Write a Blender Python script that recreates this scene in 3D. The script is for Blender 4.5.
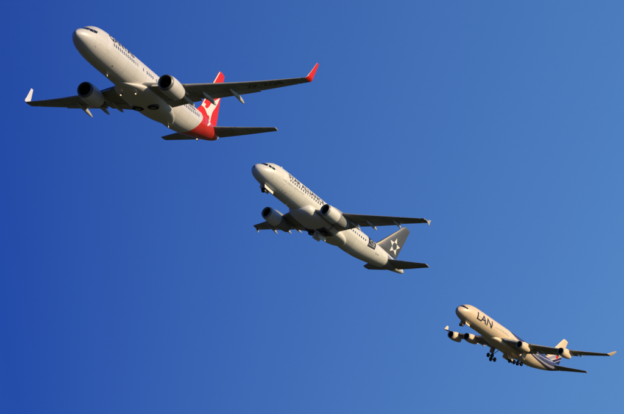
import bpy, bmesh, math, random
import numpy as np
from mathutils import Matrix, Vector

random.seed(7)
for o in list(bpy.data.objects):
    bpy.data.objects.remove(o)
scene = bpy.context.scene
COL = scene.collection
R = math.radians

# ------------------------------------------------------------------ camera
CAM_ELEV = R(10.0)
cam_data = bpy.data.cameras.new('camera')
cam_data.sensor_width = 36.0
cam_data.angle = R(8.0)
cam_data.clip_start = 0.5
cam_data.clip_end = 60000.0
cam = bpy.data.objects.new('camera', cam_data)
COL.objects.link(cam)
cam.location = (0, 0, 1.7)
cam.rotation_euler = (R(90) + CAM_ELEV, 0, 0)
scene.camera = cam

# ------------------------------------------------------------------ sun and sky
SUN_DIR = Vector((0.871, -0.293, 0.388)).normalized()      # towards the sun
SUN_ELEV = math.asin(SUN_DIR.z)
SUN_ROT = math.atan2(SUN_DIR.x, SUN_DIR.y)                 # from +Y towards +X
sun_data = bpy.data.lights.new('sun', 'SUN')
sun_data.energy = 4.6
sun_data.angle = R(0.53)
sun_data.color = (1.0, 0.76, 0.43)
sun = bpy.data.objects.new('sun', sun_data)
COL.objects.link(sun)
sun.location = (300, -100, 400)
sun.rotation_euler = SUN_DIR.to_track_quat('Z', 'Y').to_euler()

world = bpy.data.worlds.new('World')
scene.world = world
world.use_nodes = True
wn = world.node_tree
wn.nodes.clear()
w_out = wn.nodes.new('ShaderNodeOutputWorld')
w_bg = wn.nodes.new('ShaderNodeBackground')
w_sky = wn.nodes.new('ShaderNodeTexSky')
w_sky.sky_type = 'NISHITA'
w_sky.sun_disc = False
w_sky.sun_elevation = SUN_ELEV
w_sky.sun_rotation = SUN_ROT
w_sky.altitude = 0
w_sky.air_density = 1.0
w_sky.dust_density = 0.3
w_sky.ozone_density = 4.0
w_bg.inputs['Strength'].default_value = 0.10
# polarised late-afternoon sky: deep blue to the left, paler towards the sun on the right
w_tc = wn.nodes.new('ShaderNodeTexCoord')
w_dot = wn.nodes.new('ShaderNodeVectorMath'); w_dot.operation = 'DOT_PRODUCT'
w_dot.inputs[1].default_value = (1.0, 0.0, 0.22)
wn.links.new(w_tc.outputs['Generated'], w_dot.inputs[0])
w_map = wn.nodes.new('ShaderNodeMapRange')
w_map.inputs['From Min'].default_value = -0.075 + 0.0382
w_map.inputs['From Max'].default_value = 0.108 + 0.0382
wn.links.new(w_dot.outputs['Value'], w_map.inputs['Value'])
w_ramp = wn.nodes.new('ShaderNodeMix'); w_ramp.data_type = 'RGBA'
w_ramp.inputs[6].default_value = (0.078, 0.195, 0.76, 1)
w_ramp.inputs[7].default_value = (0.56, 0.85, 1.24, 1)
wn.links.new(w_map.outputs['Result'], w_ramp.inputs[0])
w_mul = wn.nodes.new('ShaderNodeMix'); w_mul.data_type = 'RGBA'; w_mul.blend_type = 'MULTIPLY'
w_mul.inputs[0].default_value = 1.0
wn.links.new(w_sky.outputs['Color'], w_mul.inputs[6])
wn.links.new(w_ramp.outputs[2], w_mul.inputs[7])
wn.links.new(w_mul.outputs[2], w_bg.inputs['Color'])
wn.links.new(w_bg.outputs['Background'], w_out.inputs['Surface'])

scene.view_settings.view_transform = 'Standard'
scene.view_settings.look = 'None'
scene.view_settings.gamma = 1.0
scene.view_settings.exposure = 0.0
scene.view_settings.use_curve_mapping = False
scene.render.engine = 'CYCLES'
scene.render.resolution_x = 1024
scene.render.resolution_y = 679

# ------------------------------------------------------------------ materials
class NT:
    """tiny expression helper for shader nodes"""
    def __init__(self, mat):
        self.t = mat.node_tree
        tc = self.t.nodes.new('ShaderNodeTexCoord')
        sp = self.t.nodes.new('ShaderNodeSeparateXYZ')
        self.obj = tc.outputs['Object']
        self.t.links.new(self.obj, sp.inputs[0])
        neg = self.m('MULTIPLY', sp.outputs[0], -1.0)
        self.s, self.y, self.z = neg, sp.outputs[1], sp.outputs[2]
    def m(self, op, a, b=None, c=None):
        n = self.t.nodes.new('ShaderNodeMath')
        n.operation = op
        for i, v in enumerate((a, b, c)):
            if v is None: continue
            if isinstance(v, (int, float)): n.inputs[i].default_value = v
            else: self.t.links.new(v, n.inputs[i])
        return n.outputs[0]
    def mix(self, f, a, b):
        n = self.t.nodes.new('ShaderNodeMix')
        n.data_type = 'RGBA'
        for i, v in ((0, f), (6, a), (7, b)):
            if isinstance(v, (int, float)): n.inputs[i].default_value = v
            elif isinstance(v, tuple): n.inputs[i].default_value = (*v, 1)
            else: self.t.links.new(v, n.inputs[i])
        return n.outputs[2]
    def noise(self, scale, detail=4, stretch=(1, 1, 1)):
        mp = self.t.nodes.new('ShaderNodeMapping')
        mp.inputs['Scale'].default_value = stretch
        self.t.links.new(self.obj, mp.inputs[0])
        n = self.t.nodes.new('ShaderNodeTexNoise')
        n.inputs['Scale'].default_value = scale
        n.inputs['Detail'].default_value = detail
        self.t.links.new(mp.outputs[0], n.inputs['Vector'])
        return n.outputs['Fac']
    def curve(self, x, pts):
        """piecewise-smooth scalar curve y(x) through pts"""
        x0, x1 = pts[0][0], pts[-1][0]
        ys = [p[1] for p in pts]
        lo, hi = min(ys), max(ys)
        n = self.t.nodes.new('ShaderNodeFloatCurve')
        c = n.mapping.curves[0]
        for i, (px, py) in enumerate(pts):
            q = ((px - x0) / (x1 - x0), (py - lo) / (hi - lo))
            if i in (0, len(pts) - 1): c.points[0 if i == 0 else 1].location = q
        for px, py in pts[1:-1]:
            c.points.new((px - x0) / (x1 - x0), (py - lo) / (hi - lo))
        n.mapping.update()
        t = self.m('DIVIDE', self.m('SUBTRACT', x, x0), x1 - x0)
        self.t.links.new(t, n.inputs['Value'])
        return self.m('ADD', self.m('MULTIPLY', n.outputs[0], hi - lo), lo)

def new_mat(name, rough=0.4, metal=0.0, coat=0.0, spec=0.5):
    m = bpy.data.materials.new(name)
    m.use_nodes = True
    b = m.node_tree.nodes['Principled BSDF']
    b.inputs['Roughness'].default_value = rough
    b.inputs['Metallic'].default_value = metal
    b.inputs['Coat Weight'].default_value = coat
    b.inputs['Coat Roughness'].default_value = 0.12
    b.inputs['Specular IOR Level'].default_value = spec
    return m, b

def paint(name, col, rough=0.35, metal=0.0, coat=0.25, dirt=0.14, livery=None, spec=0.5, lines=None, panels=None):
    """aircraft paint: streaky grime along the airflow, optional panel joints, optional livery function"""
    m, b = new_mat(name, rough, metal, coat, spec)
    nt = NT(m)
    c = col
    if livery: c = livery(nt, col)
    streak = nt.noise(1.6, 6, (0.16, 1, 1))
    blot = nt.noise(0.35, 3)
    g = nt.m('MULTIPLY', nt.m('SUBTRACT', streak, 0.42), 2.2)
    g = nt.m('MAXIMUM', nt.m('MINIMUM', nt.m('ADD', g, nt.m('MULTIPLY', nt.m('SUBTRACT', blot, .5), 1.2)), 1.0), 0.0)
    g = nt.m('MULTIPLY', g, dirt)
    c = nt.mix(g, c, (0.16, 0.145, 0.115))
    if lines:
        ps, pt = lines              # joints every ps metres of station, every pt degrees round the section
        fr = nt.m('FRACT', nt.m('DIVIDE', nt.s, ps))
        a = nt.m('LESS_THAN', fr, 0.034 / ps)
        ang = nt.m('ARCTAN2', nt.z, nt.y)
        fa = nt.m('FRACT', nt.m('ADD', nt.m('DIVIDE', ang, R(pt)), 40.37))
        d = nt.m('LESS_THAN', fa, 0.014 / R(pt))
        line = nt.m('MULTIPLY', nt.m('MAXIMUM', a, d), 0.45)
        wv = m.node_tree.nodes.new('ShaderNodeTexWhiteNoise'); wv.noise_dimensions = '2D'
        cw = m.node_tree.nodes.new('ShaderNodeCombineXYZ')
        m.node_tree.links.new(nt.m('FLOOR', nt.m('DIVIDE', nt.s, ps)), cw.inputs[0])
        m.node_tree.links.new(nt.m('FLOOR', nt.m('ADD', nt.m('DIVIDE', ang, R(pt)), 40.37)), cw.inputs[1])
        m.node_tree.links.new(cw.outputs[0], wv.inputs['Vector'])
        c = nt.mix(nt.m('MULTIPLY', wv.outputs['Value'], 0.10), c, (0.30, 0.28, 0.25))
        c = nt.mix(line, c, (0.14, 0.13, 0.12))
    if panels:
        py, ps, sw = panels         # skin panels: spanwise pitch, chordwise pitch, sweep
        ay = nt.m('DIVIDE', nt.m('ABSOLUTE', nt.y), py)
        ss = nt.m('DIVIDE', nt.m('SUBTRACT', nt.s, nt.m('MULTIPLY', nt.m('ABSOLUTE', nt.y), sw)), ps)
        wn_ = m.node_tree.nodes.new('ShaderNodeTexWhiteNoise'); wn_.noise_dimensions = '2D'
        cv = m.node_tree.nodes.new('ShaderNodeCombineXYZ')
        m.node_tree.links.new(nt.m('FLOOR', ay), cv.inputs[0]); m.node_tree.links.new(nt.m('FLOOR', ss), cv.inputs[1])
        m.node_tree.links.new(cv.outputs[0], wn_.inputs['Vector'])
        c = nt.mix(nt.m('MULTIPLY', wn_.outputs['Value'], 0.55), c, tuple(v*0.45 for v in col))
        ln = nt.m('MAXIMUM', nt.m('LESS_THAN', nt.m('FRACT', ay), 0.05/py), nt.m('LESS_THAN', nt.m('FRACT', ss), 0.05/ps))
        c = nt.mix(nt.m('MULTIPLY', ln, 0.55), c, (0.05, 0.05, 0.045))
    if isinstance(c, tuple): b.inputs['Base Color'].default_value = (*c, 1)
    else: m.node_tree.links.new(c, b.inputs['Base Color'])
    rr = nt.m('ADD', nt.m('MULTIPLY', blot, 0.25), rough - 0.1)
    m.node_tree.links.new(rr, b.inputs['Roughness'])
    bump = m.node_tree.nodes.new('ShaderNodeBump')
    bump.inputs['Strength'].default_value = 0.10
    bump.inputs['Distance'].default_value = 0.03
    m.node_tree.links.new(nt.noise(1.1, 3), bump.inputs['Height'])
    m.node_tree.links.new(bump.outputs[0], b.inputs['Normal'])
    return m

WHITE = (0.69, 0.675, 0.655)
RED = (0.66, 0.012, 0.008)

def livery_red_tail(nt, col):
    # red from the tail forward to a slanting, slightly bowed edge
    sb = nt.m('ADD', nt.m('MULTIPLY', nt.z, 0.70), 29.65)
    red = nt.m('GREATER_THAN', nt.s, sb)
    c = nt.mix(red, col, RED)
    tailcap = nt.m('GREATER_THAN', nt.s, 37.25)
    return nt.mix(tailcap, c, (0.62, 0.62, 0.60))

NAVY = (0.010, 0.012, 0.045)
ROYAL = (0.007, 0.011, 0.085)
LILAC = (0.36, 0.35, 0.46)
def livery_blue_sweep(nt, col):
    zb = nt.curve(nt.s, [(27.0, 2.9), (29.5, 1.55), (33.0, 0.85), (37.0, 0.2), (41.0, -0.42), (45.0, -0.82), (50.0, -0.95), (54.0, -0.72), (57.5, -0.2), (60.0, 0.75), (63.0, 2.3)])
    d = nt.m('SUBTRACT', nt.z, zb)
    k = nt.m('MULTIPLY', nt.m('MAXIMUM', nt.m('SUBTRACT', nt.s, 27.0), 0.0), 0.055)   # stripes widen towards the tail
    c = col
    for lo, cc in ((0.0, NAVY), (0.52, LILAC), (0.95, ROYAL), (1.75, LILAC), (2.0, ROYAL)):
        on = nt.m('GREATER_THAN', d, nt.m('MULTIPLY', k, lo))
        on = nt.m('MULTIPLY', on, nt.m('GREATER_THAN', nt.s, 27.3))
        c = nt.mix(on, c, cc)
    cap = nt.m('GREATER_THAN', nt.s, 60.6)
    return nt.mix(cap, c, col)

def livery_blue_fin(nt, col):
    # white upper fin, lilac and royal swoops below
    d = nt.m('SUBTRACT', nt.z, nt.m('MULTIPLY', nt.m('SUBTRACT', nt.s, 58.0), 0.55))
    c = col
    for hi, cc in ((5.6, LILAC), (4.6, (0.62, 0.58, 0.56)), (4.0, ROYAL), (3.2, LILAC), (2.9, ROYAL)):
        c = nt.mix(nt.m('LESS_THAN', d, hi), c, cc)
    return c

def livery_grey_tail(nt, col):
    # bare grey belt round the tailplane, cream tail cone behind
    g = nt.m('MULTIPLY', nt.m('GREATER_THAN', nt.s, nt.m('SUBTRACT', 32.1, nt.m('MULTIPLY', nt.z, 0.35))), nt.m('LESS_THAN', nt.s, 34.9))
    g = nt.m('MULTIPLY', g, nt.m('LESS_THAN', nt.z, 1.25))
    return nt.mix(g, col, (0.20, 0.205, 0.20))

MAT = {}
MAT['body737'] = paint('white_paint_red_tail', WHITE, livery=livery_red_tail, lines=(2.4, 30))
MAT['body320'] = paint('pearl_white_paint', (0.75, 0.75, 0.68), livery=livery_grey_tail, lines=(2.6, 30))
MAT['body340'] = paint('warm_lit_white_paint', (0.86, 0.67, 0.44), livery=livery_blue_sweep, dirt=0.16, lines=(3.2, 36))  # warmer sunlight on this jet is mixed into its base colour
MAT['white'] = paint('white_paint', WHITE, dirt=0.08)
MAT['cowl737'] = paint('white_cowl_paint', WHITE, dirt=0.16, lines=(1.42, 360))
MAT['warmlit'] = paint('warm_lit_paint', (0.86, 0.67, 0.44), dirt=0.10)  # same warm light tint in the colour, for its smaller parts
MAT['pearl'] = paint('pearl_paint', (0.75, 0.75, 0.68), dirt=0.08)
MAT['red'] = paint('red_paint', RED, rough=0.5, coat=0.0, spec=0.25, dirt=0.06)
MAT['wing'] = paint('grey_wing_paint', (0.34, 0.365, 0.35), rough=0.5, coat=0.0, dirt=0.40, spec=0.3, panels=(1.45, 1.05, 0.52))
MAT['flap'] = paint('light_grey_flap_paint', (0.38, 0.38, 0.36), rough=0.5, coat=0.0, dirt=0.25, spec=0.3)
MAT['canoe'] = paint('fairing_paint', (0.55, 0.55, 0.52), rough=0.45, coat=0.0, dirt=0.3, spec=0.3)
MAT['fairing'] = paint('grey_belly_fairing_paint', (0.50, 0.50, 0.47), rough=0.45, coat=0.1, dirt=0.2)
MAT['cowlgrey'] = paint('grey_cowl_paint', (0.27, 0.28, 0.28), rough=0.4, coat=0.1, dirt=0.15)
MAT['finblack'] = paint('black_fin_paint', (0.15, 0.143, 0.13), rough=0.36, metal=0.85, coat=0.0, dirt=0.45)
MAT['fin340'] = paint('swept_fin_paint', (0.86, 0.68, 0.46), livery=livery_blue_fin)  # fin base carries the warm light tint too

def simple(name, col, rough=0.5, metal=0.0, coat=0.0, spec=0.5, var=0.15):
    m, b = new_mat(name, rough, metal, coat, spec)
    nt = NT(m)
    n = nt.noise(3.0, 4)
    c = nt.mix(nt.m('MULTIPLY', n, var), col, tuple(v * 0.45 for v in col))
    m.node_tree.links.new(c, b.inputs['Base Color'])
    return m
MAT['lip'] = simple('brushed_lip_metal', (0.20, 0.20, 0.195), 0.5, 0.6)
MAT['metal'] = simple('bare_steel', (0.40, 0.39, 0.37), 0.38, 1.0)
MAT['hot'] = simple('heat_stained_titanium', (0.16, 0.14, 0.12), 0.45, 0.9)
MAT['duct'] = simple('dark_duct_lining', (0.035, 0.035, 0.037), 0.7, 0.0, spec=0.2)
MAT['fan'] = simple('fan_titanium', (0.06, 0.06, 0.065), 0.45, 0.8)
MAT['glass'] = simple('dark_cabin_glass', (0.010, 0.011, 0.013), 0.10, 0.0, coat=0.5)
MAT['shade'] = simple('cabin_glass_with_blind', (0.24, 0.225, 0.20), 0.25, 0.0)
MAT['black'] = simple('black_lettering', (0.012, 0.012, 0.014), 0.4)
MAT['navy'] = simple('navy_lettering', (0.012, 0.012, 0.030), 0.4)
MAT['greyink'] = simple('grey_lettering', (0.36, 0.35, 0.33), 0.4)
MAT['ink'] = simple('silver_lettering', (0.50, 0.49, 0.46), 0.4)
MAT['wingink'] = simple('underwing_lettering', (0.07, 0.065, 0.06), 0.6)
MAT['tyre'] = simple('tyre_rubber', (0.020, 0.020, 0.020), 0.85, spec=0.2)
MAT['hub'] = simple('wheel_hub_alloy', (0.30, 0.30, 0.29), 0.5, 0.5)
MAT['gear'] = simple('gear_leg_grey', (0.36, 0.36, 0.35), 0.5)
MAT['bay'] = simple('bay_shade_tone', (0.10, 0.10, 0.09), 0.8, spec=0.2)  # shade inside open bays, given as a dark base colour
MAT['gap'] = simple('shadow_gap_sealant', (0.06, 0.06, 0.058), 0.7)
MAT['silver'] = simple('silver_logo_paint', (0.78, 0.77, 0.70), 0.35, 0.0)
def lamp_mat():
    m, b = new_mat('lit_landing_lamp', 0.2)
    b.inputs['Emission Color'].default_value = (1.0, 0.62, 0.32, 1)
    b.inputs['Emission Strength'].default_value = 1.6
    return m
MAT['lamp'] = lamp_mat()

# ------------------------------------------------------------------ mesh helpers
def mesh_from(name, verts, faces, mats, smooth=30, idx=None):
    me = bpy.data.meshes.new(name)
    me.from_pydata([tuple(v) for v in verts], [], faces)
    for mt in (mats if isinstance(mats, (list, tuple)) else [mats]): me.materials.append(mt)
    if idx is not None:
        for p, i in zip(me.polygons, idx): p.material_index = i
    bm = bmesh.new(); bm.from_mesh(me)
    bmesh.ops.remove_doubles(bm, verts=bm.verts, dist=1e-5)
    bmesh.ops.recalc_face_normals(bm, faces=bm.faces)
    bm.to_mesh(me); bm.free()
    if smooth:
        me.polygons.foreach_set('use_smooth', [True] * len(me.polygons))
        me.set_sharp_from_angle(angle=R(smooth))
    return me

def link(name, me, parent, off=None):
    o = bpy.data.objects.new(name, me)
    COL.objects.link(o)
    o.parent = parent
    if off is not None: o.location = off
    return o

class Geo:
    """collects vertices and faces of one mesh"""
    def __init__(self): self.v, self.f, self.i = [], [], []
    def add(self, v, f, mi=0):
        b = len(self.v)
        self.v += [tuple(p) for p in v]
        self.f += [tuple(b + k for k in q) for q in f]
        self.i += [mi] * len(f)
    def rings(self, rings, closed=True, cap0=True, cap1=True, mi=0, mis=None):
        b = len(self.v); n = len(rings[0])
        for r in rings: self.v += [tuple(p) for p in r]
        for a in range(len(rings) - 1):
            for k in range(n if closed else n - 1):
                k2 = (k + 1) % n
                self.f.append((b + a*n + k, b + a*n + k2, b + (a+1)*n + k2, b + (a+1)*n + k))
                self.i.append(mis[k] if mis else mi)
        if cap0: self.f.append(tuple(b + k for k in range(n))); self.i.append(mi)
        if cap1: self.f.append(tuple(b + (len(rings)-1)*n + k for k in range(n))); self.i.append(mi)
    def tube(self, a, b, r0, r1=None, n=12, mi=0):
        a, b = Vector(a), Vector(b); r1 = r0 if r1 is None else r1
        d = (b - a).normalized(); u = d.orthogonal().normalized(); w = d.cross(u)
        self.rings([[p + (u*math.cos(2*math.pi*k/n) + w*math.sin(2*math.pi*k/n))*r for k in range(n)] for p, r in ((a, r0), (b, r1))], mi=mi)
    def box(self, c, d, rot=None, mi=0, bev=0.0):
        M = rot or Matrix.Identity(3); c = Vector(c)
        v = [c + M @ Vector((sx*d[0]/2, sy*d[1]/2, sz*d[2]/2)) for sx in (-1, 1) for sy in (-1, 1) for sz in (-1, 1)]
        self.add(v, [(0,1,3,2), (4,6,7,5), (0,4,5,1), (2,3,7,6), (0,2,6,4), (1,5,7,3)], mi)
    def mesh(self, name, mats, smooth=30): return mesh_from(name, self.v, self.f, mats, smooth, self.i)

def pchip(xs, ys):
    xs = np.asarray(xs, float); ys = np.asarray(ys, float)
    h = np.diff(xs); d = np.diff(ys) / h
    m = np.zeros(len(xs)); m[0], m[-1] = d[0], d[-1]
    for i in range(1, len(xs) - 1):
        if d[i-1] * d[i] > 0:
            w1, w2 = 2*h[i] + h[i-1], h[i] + 2*h[i-1]
            m[i] = (w1 + w2) / (w1/d[i-1] + w2/d[i])
    def f(x):
        i = int(min(max(np.searchsorted(xs, x) - 1, 0), len(h) - 1))
        t = (min(max(x, xs[0]), xs[-1]) - xs[i]) / h[i]
        return float((2*t**3-3*t*t+1)*ys[i] + (t**3-2*t*t+t)*h[i]*m[i] + (-2*t**3+3*t*t)*ys[i+1] + (t**3-t*t)*h[i]*m[i+1])
    return f

class Fuselage:
    """station s runs aft from the nose tip; local axes x forward, y to port, z up"""
    def __init__(self, table):
        u = [math.sqrt(r[0]) for r in table]
        self.L = table[-1][0]
        self.hw, self.zt, self.zb = (pchip(u, [r[k] for r in table]) for k in (1, 2, 3))
    def sec(self, s):
        q = math.sqrt(max(s, 0)); a, b = self.zt(q), self.zb(q)
        return self.hw(q), a, b, (a + b) / 2
    def p(self, s, th, off=0.0):
        w, a, b, c = self.sec(s)
        P = Vector((-s, w*math.cos(th), c + (a - c)*math.sin(th)))
        if off:
            e = 0.02
            w1, a1, b1, c1 = self.sec(s + e)
            Q = Vector((-s - e, w1*math.cos(th), c1 + (a1 - c1)*math.sin(th)))
            T = Vector((0, -w*math.sin(th), (a - c)*math.cos(th)))
            N = (Q - P).cross(T)
            if N.y*math.cos(th) + N.z*math.sin(th) < 0: N = -N
            P = P + N.normalized()*off
        return P
    def th_at_z(self, s, z):
        w, a, b, c = self.sec(s)
        return math.asin(max(-1, min(1, (z - c)/(a - c))))
    def from_yz(self, y, z):
        lo, hi = 0.0, 7.0                   # first station whose section contains (y, z)
        for _ in range(50):
            s = (lo + hi)/2; w, a, b, c = self.sec(s)
            if w > 1e-4 and (y/w)**2 + ((z - c)/(a - c))**2 <= 1: hi = s
            else: lo = s
        w, a, b, c = self.sec(hi)
        return hi, math.atan2((z - c)/(a - c), y/w)
    def mesh(self, name, mat, n=72, tail_cap=True):
        st = [0.004*self.L*(i/10)**2 for i in range(1, 11)]
        st += [st[-1] + (self.L*0.16 - st[-1])*(i/34) for i in range(1, 35)]
        st += [st[-1] + (self.L*0.64 - st[-1])*(i/30) for i in range(1, 31)]
        a0 = st[-1]
        st += [a0 + (self.L - a0)*(i/44) for i in range(1, 45)]
        g = Geo()
        rings = [[self.p(s, 2*math.pi*k/n) for k in range(n)] for s in st]
        g.rings(rings, cap0=False)
        w, a, b, c = self.sec(0)
        b0 = len(g.v); g.v.append((0, 0, c))
        for k in range(n): g.f.append((b0, (k+1) % n, k)); g.i.append(0)
        return g.mesh(name, mat, 40)

def patch(fus, corners, coord, off=0.008, n=6, thick=0.03):
    """four-cornered plate lying on the fuselage; corners in coord space mapped to (s, theta)"""
    g = Geo(); top, bot = [], []
    for j in range(n + 1):
        for i in range(n + 1):
            u, v = i/n, j/n
            a = [corners[0][k]*(1-u)*(1-v) + corners[1][k]*u*(1-v) + corners[2][k]*u*v + corners[3][k]*(1-u)*v for k in (0, 1)]
            s, th = coord(*a)
            top.append(fus.p(s, th, off)); bot.append(fus.p(s, th, off - thick))
    N = n + 1
    f = [(j*N+i, j*N+i+1, (j+1)*N+i+1, (j+1)*N+i) for j in range(n) for i in range(n)]
    b = N*N
    edge = [i for i in range(N)] + [j*N+n for j in range(1, N)] + [n*N+i for i in range(n-1, -1, -1)] + [j*N for j in range(n-1, 0, -1)]
    f += [(edge[k], edge[(k+1) % len(edge)], b + edge[(k+1) % len(edge)], b + edge[k]) for k in range(len(edge))]
    g.add(top + bot, f)
    return g

# --- lifting surfaces
def foil(t, camber=0.0, n=14):
    """closed outline (chord fraction, thickness) from trailing edge over the top to the nose and back underneath"""
    xs = [0.5*(1 + math.cos(math.pi*i/n)) for i in range(n + 1)]
    yt = lambda x: 5*t*(0.2969*math.sqrt(x) - 0.126*x - 0.3516*x*x + 0.2843*x**3 - 0.1030*x**4)
    yc = lambda x: camber*4*x*(1-x)
    up = [(x, yc(x) + yt(x)) for x in xs]
    lo = [(x, yc(x) - yt(x)) for x in reversed(xs)]
    return up, lo[1:]

def cut_foil(t, camber, c0, c1, n=12):
    yt = lambda x: 5*t*(0.2969*math.sqrt(max(x, 0)) - 0.126*x - 0.3516*x*x + 0.2843*x**3 - 0.1030*x**4)
    yc = lambda x: camber*4*x*(1-x)
    xs = [c0 + (c1 - c0)*0.5*(1 + math.cos(math.pi*i/n)) for i in range(n + 1)]
    up = [(x, yc(x) + yt(x)) for x in xs]; lo = [(x, yc(x) - yt(x)) for x in reversed(xs)]
    if c0 <= 0: lo = lo[1:]
    return up, lo

class Wing:
    """sections: list of (y, s_le, chord, z, t/c); linear in plan, z smooth"""
    def __init__(self, secs, camber=0.015, twist=(1.0, -1.5)):
        ys = [q[0] for q in secs]
        self.y0, self.y1 = ys[0], ys[-1]
        lin = lambda k: (lambda y: float(np.interp(y, ys, [q[k] for q in secs])))
        self.le, self.ch, self.t = lin(1), lin(2), lin(4)
        self.z = pchip(ys, [q[3] for q in secs])
        self.camber, self.tw = camber, twist
    def pt(self, y, cx, h, side, ds=0.0, dz=0.0, rot=0.0, pivot=0.75):
        c = self.ch(y)
        if rot:
            a = R(rot); dx, dh = (cx - pivot), h
            cx, h = pivot + dx*math.cos(a) + dh*math.sin(a), dh*math.cos(a) - dx*math.sin(a)
        f = (y - self.y0)/(self.y1 - self.y0)
        tw = R(self.tw[0]*(1-f) + self.tw[1]*f)
        x = cx - 0.25
        return Vector((-(self.le(y) + (0.25 + x*math.cos(tw) + h*math.sin(tw) + ds)*c), side*y, self.z(y) + (h*math.cos(tw) - x*math.sin(tw) + dz)*c))
    def panel(self, ya, yb, c0, c1, side, ds=0.0, dz=0.0, rot=0.0, n=None, tscale=1.0, pivot=0.75, mis=None):
        n = n or max(2, int((yb - ya)/1.2) + 1)
        rings = []
        for i in range(n + 1):
            y = ya + (yb - ya)*i/n
            up, lo = cut_foil(self.t(y)*tscale, self.camber, c0, c1)
            rings.append([self.pt(y, cx, h, side, ds, dz, rot, pivot) for cx, h in up + lo])
        g = Geo(); g.rings(rings)
        return g
    def slat(self, ya, yb, side, ext=0.0):
        n = max(2, int((yb - ya)/1.2) + 1); rings = []
        for i in range(n + 1):
            y = ya + (yb - ya)*i/n; t = self.t(y)
            up, lo = foil(t, self.camber, 22)
            o = [q for q in up if q[0] < 0.15] + [q for q in lo if q[0] < 0.055]
            rings.append([self.pt(y, cx, h, side, -ext, -ext*0.55, 0) for cx, h in o])
        g = Geo(); g.rings(rings)
        return g
    def lower(self, y, cx):
        up, lo = cut_foil(self.t(y), self.camber, cx, cx + 0.001, 1)
        return self.pt(y, cx, lo[0][1], 1)

def canoe(wing, y, side, c0, s_end, depth, width, droop):
    """flap track fairing hanging under the wing"""
    a = wing.lower(y, c0); g = Geo(); rings = []
    L = s_end + a.x; N = 14
    zt0 = a.z
    for i in range(N + 1):
        t = i/N; f = math.sin(math.pi*min(t*0.92 + 0.02, 1))**0.62 if t < 0.5 else (1 - ((t-0.5)/0.5)**2.2)**0.75 if t < 1 else 0.05
        f = max(f, 0.06)
        s = -a.x + L*t
        cx = (s - wing.le(y))/wing.ch(y)
        zl = wing.lower(y, min(max(cx, 0.01), 0.98)).z
        zc = zl - depth*0.30*f - droop*max(t - 0.45, 0)**1.6
        rings.append([Vector((-s, side*(y + width/2*f*math.cos(q)), zc + depth*0.5*f*(math.sin(q)*(0.8 if math.sin(q) > 0 else 1.2)))) for q in [2*math.pi*k/14 for k in range(14)]])
    g.rings(rings)
    return g

def revolve(profile, s0, yc, zc, n=40, flat=0.0, mi=0, closed=False):
    """profile: (ds, r) pairs; flat squashes the underside near the inlet"""
    rings = []
    for ds, r in profile:
        ring = []
        for k in range(n):
            q = 2*math.pi*k/n
            fl = 1 - flat*max(0, -math.sin(q))*max(0, 1 - max(ds, 0)/2.5)
            ring.append(Vector((-(s0 + ds), yc + r*math.cos(q), zc + r*math.sin(q)*fl)))
        rings.append(ring)
    g = Geo(); g.rings(rings, cap0=False, cap1=False, mi=mi)
    if closed:
        pass
    return g

def text_mesh(body, height, width, shear=0.0, weight=0.0, seg=0.22, spacing=1.0):
    cu = bpy.data.curves.new('lettering_curve', 'FONT')
    cu.body = body; cu.size = 1.0; cu.offset = weight; cu.resolution_u = 3; cu.space_character = spacing
    o = bpy.data.objects.new('lettering_curve', cu); COL.objects.link(o)
    dg = bpy.context.evaluated_depsgraph_get(); dg.update()
    me = bpy.data.meshes.new_from_object(o.evaluated_get(dg))
    bpy.data.objects.remove(o); bpy.data.curves.remove(cu)
    bm = bmesh.new(); bm.from_mesh(me); bpy.data.meshes.remove(me)
    for v in bm.verts: v.co.x += shear*v.co.y
    x = [v.co.x for v in bm.verts]; y = [v.co.y for v in bm.verts]
    for v in bm.verts:
        v.co.x = (v.co.x - min(x))/(max(x) - min(x))*width
        v.co.y = (v.co.y - min(y))/(max(y) - min(y))*height
    refine(bm, seg)
    return bm

def refine(bm, seg):
    bmesh.ops.triangulate(bm, faces=bm.faces)
    for _ in range(6):
        long = [e for e in bm.edges if e.calc_length() > seg]
        if not long: break
        bmesh.ops.subdivide_edges(bm, edges=long, cuts=1)
        bmesh.ops.triangulate(bm, faces=bm.faces)

def poly_bm(polys, seg=0.3):
    bm = bmesh.new()
    for pts in polys:
        vs = [bm.verts.new((a, b, 0)) for a, b in pts]
        es = [bm.edges.new((vs[i], vs[(i+1) % len(vs)])) for i in range(len(vs))]
        bmesh.ops.triangle_fill(bm, edges=es, use_beauty=True)
    refine(bm, seg)
    return bm

def chaikin(pts, n=2):
    for _ in range(n):
        out = []
        for i in range(len(pts)):
            a, b = pts[i], pts[(i+1) % len(pts)]
            out += [(a[0]*.75 + b[0]*.25, a[1]*.75 + b[1]*.25), (a[0]*.25 + b[0]*.75, a[1]*.25 + b[1]*.75)]
        pts = out
    return pts

def wrap(bm, name, mat, fn):
    for v in bm.verts: v.co = fn(v.co.x, v.co.y)
    me = bpy.data.meshes.new(name); bm.to_mesh(me); bm.free()
    me.materials.append(mat)
    return me

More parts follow.
